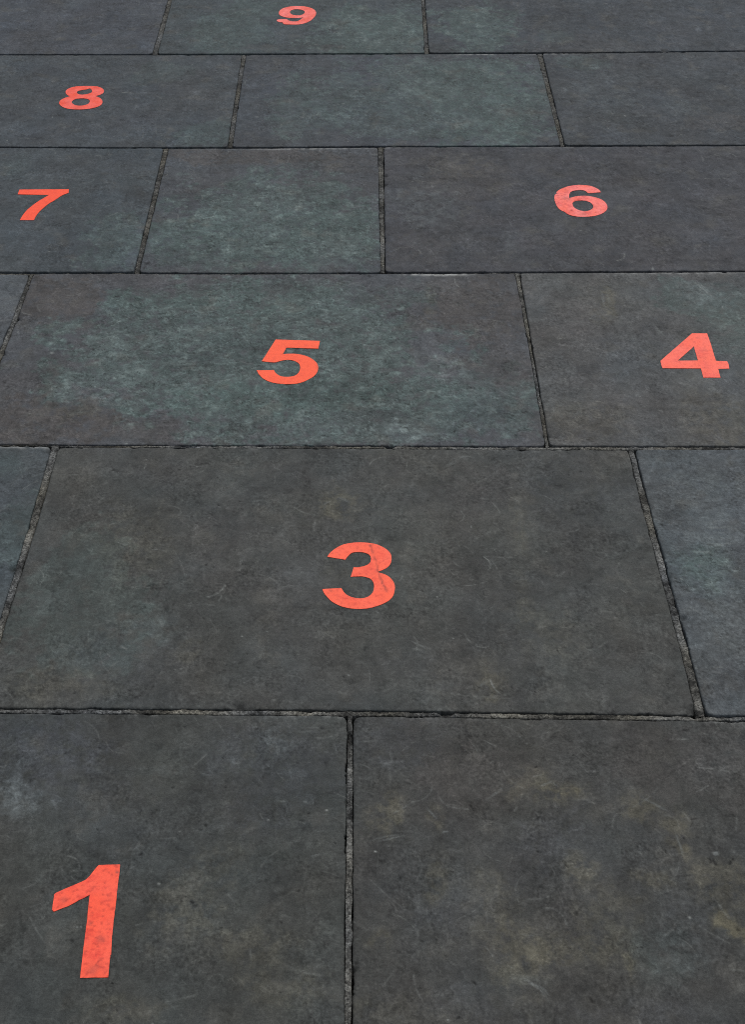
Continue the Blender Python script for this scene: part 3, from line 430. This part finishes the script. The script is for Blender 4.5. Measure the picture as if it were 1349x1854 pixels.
# ------------------------------------------------------------------ slabs
THK = .03
LEVEL = {(0, 0): -.0008, (0, 2): .0006, (1, 0): -.0004, (1, 2): .0008, (2, 1): -.0010, (3, 0): -.0012, (3, 2): .0010, (4, 0): -.0016, (4, 2): .0012, (5, 1): -.0008}
def edge_lines(name):
    return [np.array(p) for p in name]
FE = edge_lines(FAR_EDGE); NE = edge_lines(NEAR_EDGE)
def spaced(W, step, lo, hi):
    ed = np.array([0, .0008, .002, .0038, .0065, .010])
    mid = []; p = .010
    while p < W-.010:                     # coarser where the slab runs out of the picture
        mid.append(p); p += step if lo < p < hi else max(step, .006)
    mid = np.array(mid[1:]); mid = mid[mid < W-.0105]
    return np.concatenate([ed, mid, (W-ed)[::-1]])/W
def slab_points(ci, left, right, sx, sy):
    far, near = FE[ci], NE[ci]
    xl = lambda y: interp_ext(y, left[:, 1], left[:, 0]); xr = lambda y: interp_ext(y, right[:, 1], right[:, 0])
    yf = lambda x: interp_ext(x, far[:, 0], far[:, 1]); yn = lambda x: interp_ext(x, near[:, 0], near[:, 1])
    ym = float(far[:, 1].mean()+near[:, 1].mean())/2
    W = float(xr(np.array(ym))-xl(np.array(ym))); D = float(far[:, 1].mean()-near[:, 1].mean())
    x0_ = float(xl(np.array(ym))); y0_ = float(far[:, 1].mean()); xv = VIEW_X[ci]
    s, t = np.meshgrid(spaced(W, sx, -xv-x0_, xv-x0_), spaced(D, sy, -1, y0_-VIEW_Y))
    Y = np.full(s.shape, ym); X = None
    for _ in range(4):
        X = xl(Y)*(1-s)+xr(Y)*s
        Y = yf(X)*(1-t)+yn(X)*t
    return X, Y, s*W, (1-s)*W, t*D, (1-t)*D
def build_slab(ci, si, left, right, step, seed, label):
    X, Y, dl, dr, df, dn = slab_points(ci, left, right, *step)
    sh = X.shape
    de = np.minimum(np.minimum(dl, dr), np.minimum(df, dn))
    # slightly wandering, nibbled arrises
    def wob(u, w, sd): return .0016*fbm(u, w*0+sd*3.1, 14, 3, seed+sd)+.0014*np.abs(fbm(u, w*0+sd*1.7, 110, 3, seed+sd+5))+.0024*sstep(gnoise(u*23, u*0+sd*2.3, seed+sd+9), .42, .6)*np.clip(.6+gnoise(u*210, u*0, seed+sd), 0, 1.3)
    fall = lambda d: np.exp(-d/.012)
    X = X+wob(Y, X, 60)*fall(dl)-wob(Y, X, 61)*fall(dr)
    Y = Y-wob(X, Y, 62)*fall(df)+wob(X, Y, 63)*fall(dn)
    # rounded corners
    for (da, db, sxn, syn) in ((dl, df, 1, -1), (dr, df, -1, -1), (dl, dn, 1, 1), (dr, dn, -1, 1)):
        q = np.exp(-(da+db)/.006)*.0035; X = X+sxn*q; Y = Y+syn*q
    x, y = X.ravel(), Y.ravel(); d = de.ravel()
    base = BASE[(ci, si)]; stn = STAINS.get('%d,%d' % (ci, si), [])
    c, z = stone_colour(x, y, base, stn, ROUGH.get((ci, si), .12), seed)
    rr = .0022+.0016*fbm(x, y, 60, 3, seed+70)+.004*sstep(fbm(x, y, 28, 2, seed+73), .28, .6)
    rr = np.clip(rr, .0008, .01)
    z = z*sstep(d, 0, .006)-np.clip(1-d/rr, 0, 1)**1.7*rr*.55
    for cx, cy, cr in CHIPS:
        q = np.exp(-((x-cx)**2+(y-cy)**2)/cr**2*(1+.8*gnoise(x*200, y*200, 3)))*sstep(.02-d, 0, .012)
        z -= .006*q; c *= (1-.5*np.clip(q, 0, 1))[:, None]
    # mortar residue and light-caught edge highlights painted on the far arris, in short runs
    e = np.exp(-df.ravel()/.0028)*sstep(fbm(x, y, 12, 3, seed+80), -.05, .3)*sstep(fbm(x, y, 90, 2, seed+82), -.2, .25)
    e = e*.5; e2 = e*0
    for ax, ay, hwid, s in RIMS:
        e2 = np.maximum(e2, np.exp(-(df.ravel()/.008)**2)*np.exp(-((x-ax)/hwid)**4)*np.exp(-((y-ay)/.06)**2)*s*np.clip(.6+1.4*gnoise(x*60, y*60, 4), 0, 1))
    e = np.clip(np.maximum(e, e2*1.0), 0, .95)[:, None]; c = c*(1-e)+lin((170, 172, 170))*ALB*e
    # unevenly darker over the last millimetres to the edge
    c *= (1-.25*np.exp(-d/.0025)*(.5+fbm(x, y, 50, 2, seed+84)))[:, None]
    ny, nx = sh
    idx = np.arange(nx*ny).reshape(sh)
    f = np.stack([idx[:-1, :-1].ravel(), idx[1:, :-1].ravel(), idx[1:, 1:].ravel(), idx[:-1, 1:].ravel()], 1)
    ring = np.concatenate([idx[0, :], idx[1:, -1], idx[-1, -2::-1], idx[-2:0:-1, 0]])
    nv = nx*ny; k = len(ring)
    v = np.stack([x, y, z], 1); vs = v[ring].copy(); vs[:, 2] = -THK
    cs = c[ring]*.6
    a = ring; b = np.roll(ring, -1); p = nv+np.arange(k); q = np.roll(p, -1)
    f = np.concatenate([f, np.stack([a, b, q, p], 1)])
    V = np.concatenate([v, vs]); Cc = np.concatenate([c, cs])
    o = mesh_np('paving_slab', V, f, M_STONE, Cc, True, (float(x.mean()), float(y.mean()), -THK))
    o.location.z += LEVEL.get((ci, si), 0)
    return tag(o, label, 'paving slab', 'dark slate paving slabs laid in staggered rows', 'thing')

STEP = [(.0030, .0058), (.0028, .0050), (.0025, .0040), (.0021, .0031), (.0018, .0023), (.0014, .0015)]
VIEW_X = [1.35, 1.2, 1.04, .88, .72, .58]
VIEW_Y = .85
SIDE_W = [(1.15, 1.45), (1.15, 1.2), (1.15, 1.4), (1.15, 1.2), (1.1, 1.15), (1.15, 1.2)]
LABELS = {
 (0, 0): 'bluish grey slab cut by the top edge, left of the slab carrying orange number 9',
 (0, 1): 'greenish slab cut by the top edge, carrying the orange number 9',
 (0, 2): 'wide grey slab cut by the top edge, right of the number 9 slab',
 (1, 0): 'blue-grey slab carrying the orange number 8',
 (1, 1): 'unnumbered deep green slab with pale scuffs, right of the number 8 slab',
 (1, 2): 'rough dark grey unnumbered slab in the second row, right of the deep green slab',
 (2, 0): 'grey slab with faint green corner, carrying the orange number 7',
 (2, 1): 'unnumbered teal green slab with brown upper strip, between numbers 7 and 6',
 (2, 2): 'dark brownish grey slab carrying the orange number 6',
 (3, 0): 'pale grey sliver of slab at the left edge, beside the number 5 slab',
 (3, 1): 'wide teal-mottled slab with brown corners, carrying the orange number 5',
 (3, 2): 'grey slab with pale diagonal scuff, carrying the orange number 4',
 (4, 0): 'narrow blue-green slab at the left edge, beside the number 3 slab',
 (4, 1): 'large charcoal slab carrying the orange number 3',
 (4, 2): 'bluish riven slab with a green patch, right of the number 3 slab',
 (5, 0): 'charcoal slab with a blue upper corner, carrying the orange number 1',
 (5, 1): 'large unnumbered slab with ochre stains, right of the number 1 slab',
}
JO = [[(np.array(l), np.array(r)) for l, r in c] for c in CROSS_JOINTS]
OUTER = []
for ci in range(6):
    joints = JO[ci]
    wl, wr = SIDE_W[ci]
    fl = joints[0][0].copy(); fl[:, 0] = joints[0][0][:, 0].mean()-wl
    fr = joints[-1][1].copy(); fr[:, 0] = joints[-1][1][:, 0].mean()+wr
    OUTER.append((float(fl[0, 0]), float(fr[0, 0])))
    bounds = [fl]+[e for j in joints for e in j]+[fr]
    for si in range(len(bounds)//2):
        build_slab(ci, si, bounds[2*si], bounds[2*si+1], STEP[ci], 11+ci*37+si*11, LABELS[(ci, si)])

# ------------------------------------------------------------------ mortar in the joints (one bed, never laid as pieces)
mv, mf, mc = [], [], []
def mortar_strip(A, B, top, tint, gap, step, seed):
    """A, B: the two facing slab edges as (n,2) arrays with matching rows"""
    L = float(np.hypot(*(A[1:]-A[:-1]).T).sum()); n = max(4, int(L/step))
    ta = np.linspace(0, 1, n)
    def samp(P):
        s = np.concatenate([[0], np.cumsum(np.hypot(*(P[1:]-P[:-1]).T))]); s /= s[-1]
        return np.stack([np.interp(ta, s, P[:, 0]), np.interp(ta, s, P[:, 1])], 1)
    a, b = samp(A), samp(B); s = ta*L
    wd = np.hypot(*(b-a).T)
    m = (a+b)/2
    ga = gap[0]*(1+2.2*fbm(s, s*0+seed, 18, 4, seed, .7)); gb = gap[1]*(1+2.2*fbm(s, s*0+seed+3, 18, 4, seed+7, .7))
    ga = np.clip(ga, -.0005, None); gb = np.clip(gb, -.0005, None)
    u = np.array([0, .0, .12, .3, .5, .7, .88, 1, 1.])
    rows = []
    base = sum(len(q) for q in mv)
    fr_a = np.clip(ga/wd, -.05, .45); fr_b = np.clip(gb/wd, -.05, .45)
    for j, uu in enumerate(u):
        fr = fr_a+(1-fr_a-fr_b)*uu
        p = a*(1-fr[:, None])+b*fr[:, None]
        if j in (0, 8): z = np.full(n, -THK)
        else:
            z = top+.0022*fbm(p[:, 0], p[:, 1], 60, 3, seed+11)+.0013*gnoise(p[:, 0]*330, p[:, 1]*330, 5)
            z = z-(.0012 if j in (1, 7) else 0)-.006*sstep(fbm(p[:, 0], p[:, 1], 9, 3, seed+20), .33, .5)
            for hx, hy, hr, hd in HOLES: z = z-hd*np.exp(-(((p[:, 0]-hx)**2+(p[:, 1]-hy)**2)/hr**2)**2)
        rows.append(np.stack([p[:, 0], p[:, 1], z], 1))
    V = np.stack(rows, 1).reshape(-1, 3)
    k = len(u)
    i = np.arange(n-1)[:, None]*k+np.arange(k-1)[None, :]; i = i.ravel()+base
    f = np.stack([i, i+1, i+k+1, i+k], 1)
    x, y = V[:, 0], V[:, 1]
    br = np.clip(tint*(.95+1.3*fbm(x, y, 11, 3, 91)+1.0*fbm(x, y, 70, 3, 95)), .25, 2.6)
    hue = fbm(x, y, 7, 3, 97)[:, None]
    col = lin((96, 96, 92))*br[:, None]*(1+hue*np.array([.12, .02, -.2]))
    mv.append(V); mf.append(f); mc.append(col)
def rng_pts(line, x0, x1, n=40):
    xs = np.linspace(x0, x1, n); return np.stack([xs, interp_ext(xs, line[:, 0], line[:, 1])], 1)
XL, XR = -5.2, 5.2
#         top z , tint, (far gap, near gap)
HJ = [(-.0060, .55, (.0030, .0005)), (-.0050, .6, (.0028, .0005)), (-.0042, .75, (.0030, .0008)),
      (-.0016, .85, (.0019, .0016)), (-.0014, .82, (.0018, .0016))]
for i in range(5):
    A = rng_pts(NE[i], XL, XR, 120); B = rng_pts(FE[i+1], XL, XR, 120)
    top, tint, gap = HJ[i]
    mortar_strip(A, B, top, tint, gap, .004 if i < 3 else .0022, 100+i)
VG = {0: (-.0026, .62, (.0004, .0012)), 1: (-.0024, .62, (.0004, .0012)), 2: (-.0022, .64, (.0005, .0015)),
      3: (-.0016, .7, (.0006, .0014)), 4: (-.0011, .78, (.0006, .0015)), 5: (-.0010, .74, (.0006, .0014))}
for ci in range(6):
    for j, (l, r) in enumerate(JO[ci]):
        yt = float(interp_ext(l[0, 0], FE[ci][:, 0], FE[ci][:, 1])); yb = float(interp_ext(l[-1, 0], NE[ci][:, 0], NE[ci][:, 1]))
        ys = np.linspace(yt+.002, yb-.002, 60)
        A = np.stack([interp_ext(ys, l[:, 1], l[:, 0]), ys], 1); B = np.stack([interp_ext(ys, r[:, 1], r[:, 0]), ys], 1)
        top, tint, gap = VG[ci]
        mortar_strip(A, B, top, tint, gap, .0022, 140+ci*5+j)
mo = mesh_np('mortar_joints', np.concatenate(mv), np.concatenate(mf), M_MORTAR, np.concatenate(mc), True)
tag(mo, kind='structure')

# ------------------------------------------------------------------ paving going on outside the picture
sv_, sf_, sc_ = [], [], []
nb = 0
def plain_slab(x0, x1, yf, yn, seed):
    """yf, yn: far and near edge as functions of x"""
    global nb
    s, t = np.meshgrid(np.concatenate([[0, .004], np.linspace(.02, .98, 12), [.996, 1]]), np.concatenate([[0, .006], np.linspace(.03, .97, 8), [.994, 1]]))
    X = x0*(1-s)+x1*s; Y = yf(X)*(1-t)+yn(X)*t
    z = np.where((s == 0) | (s == 1) | (t == 0) | (t == 1), -.002, 0.)
    r = random.Random(seed); b = np.array([69, 74, 76])+r.uniform(-5, 5)+np.array([r.uniform(-2, 3), r.uniform(-1, 3), r.uniform(-3, 4)])
    x, y = X.ravel(), Y.ravel()
    c = np.tile(lin(b), (x.size, 1))*(1+.35*fbm(x, y, 6, 3, seed))[:, None]*ALB
    sh = X.shape; idx = np.arange(x.size).reshape(sh)
    f = np.stack([idx[:-1, :-1].ravel(), idx[1:, :-1].ravel(), idx[1:, 1:].ravel(), idx[:-1, 1:].ravel()], 1)
    ring = np.concatenate([idx[0, :], idx[1:, -1], idx[-1, -2::-1], idx[-2:0:-1, 0]])
    v = np.stack([x, y, z.ravel()], 1); vs = v[ring].copy(); vs[:, 2] = -THK
    p = x.size+np.arange(len(ring))
    f = np.concatenate([f, np.stack([ring, np.roll(ring, -1), np.roll(p, -1), p], 1)])+nb
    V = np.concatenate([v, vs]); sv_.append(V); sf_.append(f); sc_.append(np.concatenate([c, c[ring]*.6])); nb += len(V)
rs = random.Random(4)
for ci in range(6):
    yf = lambda x, L=FE[ci]: interp_ext(x, L[:, 0], L[:, 1]); yn = lambda x, L=NE[ci]: interp_ext(x, L[:, 0], L[:, 1])
    x = OUTER[ci][0]-.01
    while x > XL+.4:
        w_ = rs.uniform(.8, 1.3); plain_slab(max(x-w_, XL), x, yf, yn, rs.randint(0, 900)); x -= w_+.01
    x = OUTER[ci][1]+.01
    while x < XR-.4:
        w_ = rs.uniform(.8, 1.3); plain_slab(x, min(x+w_, XR), yf, yn, rs.randint(0, 900)); x += w_+.01
f0 = lambda x: interp_ext(x, FE[0][:, 0], FE[0][:, 1]); n5 = lambda x: interp_ext(x, NE[5][:, 0], NE[5][:, 1])
rows = [(lambda x, k=k: f0(x)+.71*k+.71, lambda x, k=k: f0(x)+.71*k+.010) for k in range(10)]+[(lambda x, k=k: n5(x)-.71*k-.010, lambda x, k=k: n5(x)-.71*k-.71) for k in range(5)]
for a_, b_ in rows:
    x = XL-rs.uniform(0, .5)
    while x < XR:
        w_ = rs.uniform(.8, 1.3); plain_slab(x, x+w_, a_, b_, rs.randint(0, 900)); x += w_+.01
pv = mesh_np('pavement', np.concatenate(sv_), np.concatenate(sf_), M_STONE, np.concatenate(sc_), False)
tag(pv, kind='structure')

# ------------------------------------------------------------------ ground: the bedding under the slabs, dark slate flags beyond
k = N('bedding_ground'); tc = k.n('ShaderNodeTexCoord')
br = k.n('ShaderNodeTexBrick'); br.inputs['Scale'].default_value = 1; br.inputs['Brick Width'].default_value = 1.1; br.inputs['Row Height'].default_value = .7
br.inputs['Mortar Size'].default_value = .006
br.inputs['Color1'].default_value = (.055, .062, .066, 1); br.inputs['Color2'].default_value = (.048, .05, .053, 1); br.inputs['Mortar'].default_value = (.02, .019, .018, 1)
k.l(tc.outputs['Object'], br.inputs['Vector'])
sx = k.n('ShaderNodeVectorMath'); sx.operation = 'LENGTH'; k.l(tc.outputs['Object'], sx.inputs[0])
mx = k.n('ShaderNodeMix'); mx.data_type = 'RGBA'; k.l(k.rng(sx.outputs['Value'], 4.9, 5.1, 0, 1), mx.inputs[0])
mx.inputs[6].default_value = (.02, .018, .016, 1); k.l(br.outputs[0], mx.inputs[7]); k.l(mx.outputs[2], k.p.inputs['Base Color'])
k.p.inputs['Roughness'].default_value = .8
G_ = 300
gr = mesh_np('ground', [(-G_, -G_, -THK), (G_, -G_, -THK), (G_, G_, -THK), (-G_, G_, -THK)], [(0, 1, 2, 3)], k.m, None, False)
tag(gr, kind='structure')

# ------------------------------------------------------------------ numbers stuck on the slabs
def smooth_outline(pts):
    """Catmull-Rom between the marked corners"""
    n = len(pts); out = []
    P = np.array([p[:2] for p in pts], float); c = [p[2] for p in pts]
    for i in range(n):
        p1, p2 = P[i], P[(i+1) % n]
        p0 = P[i-1] if not c[i] else p1; p3 = P[(i+2) % n] if not c[(i+1) % n] else p2
        if c[i] and c[(i+1) % n]: ts = np.linspace(0, 1, max(2, int(np.hypot(*(p2-p1))/.004)+1))[:-1]
        else: ts = np.linspace(0, 1, 7)[:-1]
        for t in ts:
            if c[i] and c[(i+1) % n]: q = p1*(1-t)+p2*t
            else: q = .5*((2*p1)+(-p0+p2)*t+(2*p0-5*p1+4*p2-p3)*t*t+(-p0+3*p1-3*p2+p3)*t**3)
            out.append(q)
    return np.array(out)
def inside(poly, x, y):
    r = np.zeros(len(x), bool); n = len(poly); j = n-1
    for i in range(n):
        xi, yi = poly[i]; xj, yj = poly[j]
        cnd = ((yi > y) != (yj > y)) & (x < (xj-xi)*(y-yi)/(yj-yi+1e-15)+xi); r ^= cnd; j = i
    return r
WEAR = {'1': 1.0, '3': .6, '4': .5, '5': .22, '6': .9, '7': .2, '8': .5, '9': .6}
TONE = {'1': (252, 87, 56), '3': (253, 96, 62), '4': (254, 102, 76), '5': (253, 93, 55), '6': (249, 106, 86), '7': (249, 81, 45), '8': (238, 76, 46), '9': (238, 94, 73)}
PINK = {'1': .1, '3': .1, '4': .2, '5': 0, '6': .9, '7': 0, '8': .4, '9': .7}
DL = {
 '1': 'largest orange number 1, mottled with grime, on the lower left slab',
 '3': 'orange number 3 with a dark crease down its right side',
 '4': 'orange number 4 beside the right edge, lightly scuffed',
 '5': 'clean bright orange number 5 on the teal-mottled slab',
 '6': 'faded pinkish orange number 6 with a nick in its left side',
 '7': 'clean red-orange number 7 near the left edge',
 '8': 'deep red-orange number 8 on the blue-grey slab below the top row',
 '9': 'small pinkish orange number 9 at the top edge, with a torn tail'}
def build_digit(ch, loops):
    outl = [smooth_outline(l) for l in loops]
    seed = 300+ord(ch)
    # hand-cut edge
    for o in outl: o += .00025*np.stack([gnoise(o[:, 0]*120, o[:, 1]*120, 1), gnoise(o[:, 0]*120, o[:, 1]*120, 2)], 1)
    allp = np.concatenate(outl); edges = []; b = 0
    for o in outl:
        n = len(o); edges += [(b+i, b+(i+1) % n) for i in range(n)]; b += n
    x0, y0 = allp.min(0); x1, y1 = allp.max(0); st = .0026
    gx, gy = np.meshgrid(np.arange(x0, x1, st), np.arange(y0, y1, st)); gx = gx.ravel()+rng.uniform(-.0006, .0006, gx.size); gy = gy.ravel()+rng.uniform(-.0006, .0006, gy.size)
    m = np.zeros(len(gx), bool)
    for o in outl: m ^= inside(o, gx, gy)
    gx, gy = gx[m], gy[m]
    dmin = np.full(len(gx), 9.)
    for o in outl:
        for p in o: dmin = np.minimum(dmin, np.hypot(gx-p[0], gy-p[1]))
    gx, gy = gx[dmin > .0012], gy[dmin > .0012]
    pts = [Vector(p) for p in allp]+[Vector((a, b_)) for a, b_ in zip(gx, gy)]
    vv, _, ff, _, _, _ = delaunay_2d_cdt(pts, edges, [], 0, 1e-7)
    V = np.array([tuple(p) for p in vv]); Fc = np.array([tuple(f) for f in ff if len(f) == 3])
    cen = V[Fc].mean(1); m = np.zeros(len(cen), bool)
    for o in outl: m ^= inside(o, cen[:, 0], cen[:, 1])
    Fc = Fc[m]
    a_ = V[Fc]; area = (a_[:, 1, 0]-a_[:, 0, 0])*(a_[:, 2, 1]-a_[:, 0, 1])-(a_[:, 2, 0]-a_[:, 0, 0])*(a_[:, 1, 1]-a_[:, 0, 1])
    Fc[area < 0] = Fc[area < 0][:, ::-1]
    # boundary -> skirt
    ed = {}
    for t in Fc:
        for i in range(3):
            e_ = (t[i], t[(i+1) % 3])
            if (e_[1], e_[0]) in ed: del ed[(e_[1], e_[0])]
            else: ed[e_] = 1
    bd = sorted({i for e_ in ed for i in e_}); mp = {v: len(V)+i for i, v in enumerate(bd)}
    x, y = V[:, 0], V[:, 1]
    w = WEAR[ch]
    c = np.tile(lin(TONE[ch]), (len(V), 1))
    pk = np.clip(PINK[ch]*(.5+1.3*fbm(x, y, 28, 3, seed)), 0, .8)[:, None]
    c = c*(1-pk)+lin((250, 128, 122))*pk
    g = fbm(x, y, 26, 4, seed+3, .65); wv = 1.2*fbm(x, y, 30, 3, seed+21)
    t = sstep(g, .02, .42)*w*.75                                   # trodden-in grime
    c *= 1-t[:, None]*np.array([.20, .55, .5])
    t = sstep(fbm(x*.8, y*1.7, 75, 3, seed+8, .6), .18, .42)*w*sstep(g, -.25, .2)
    c *= 1-t[:, None]*np.array([.28, .5, .45])
    t = np.clip(1-np.abs(gnoise(x*55+wv, y*85+wv, seed+18))*6, 0, 1)*sstep(gnoise(x*40, y*40, seed+19), 0, .35)*w*.8
    c *= 1-t[:, None]*np.array([.22, .5, .42])
    t = sstep(fbm(x, y, 150, 2, seed+12), .2, .42)*(w*.7+.1)
    c *= 1-t[:, None]*np.array([.4, .55, .5])
    c *= (1+.05*fbm(x, y, 60, 3, seed+15))[:, None]
    for xx, yy, rr, s in GRIME.get(ch, []):
        q = np.exp(-((x-xx)**2+(y-yy)**2)/rr**2)*s*(1+gnoise(x*90, y*90, 6)); q = np.clip(q, 0, 1)[:, None]
        c = c*(1-q)+lin((150, 66, 58))*q
    d = np.full(len(V), 9.)
    for line in CRACKS.get(ch, []):
        for i in range(len(line)-1):
            (ax, ay), (bx, by) = line[i], line[i+1]; L2 = (bx-ax)**2+(by-ay)**2
            tt = np.clip(((x-ax)*(bx-ax)+(y-ay)*(by-ay))/L2, 0, 1)
            d = np.minimum(d, np.hypot(x-ax-tt*(bx-ax)+.002*gnoise(x*90, y*90, 8), y-ay-tt*(by-ay)))
    q = np.clip(np.exp(-(d/.0018)**2)*(.62+.5*gnoise(x*70, y*70, 7)), 0, .8)[:, None]; c = c*(1-q)+lin((120, 45, 40))*q
    z = .0010+(.0010 if ch == '4' else -.0004 if ch == '8' else 0)+.00012*fbm(x, y, 60, 3, 5)-.0003*q[:, 0]
    V3 = np.stack([x, y, z], 1); Vb = V3[bd].copy(); Vb[:, 2] = .0001
    sk = []
    for (i, j) in ed: sk += [(i, mp[i], mp[j]), (i, mp[j], j)]
    F = np.concatenate([Fc, np.array(sk)])
    cb = c[bd]*1.0
    ox, oy = float((x0+x1)/2), float((y0+y1)/2)
    o = mesh_np('number_sticker', np.concatenate([V3, Vb]), F, M_VINYL, np.concatenate([c, cb]), False, (ox, oy, 0))
    tag(o, DL[ch], 'number', 'orange numbers on the paving', 'thing')
for ch, loops in DIGITS.items(): build_digit(ch, loops)
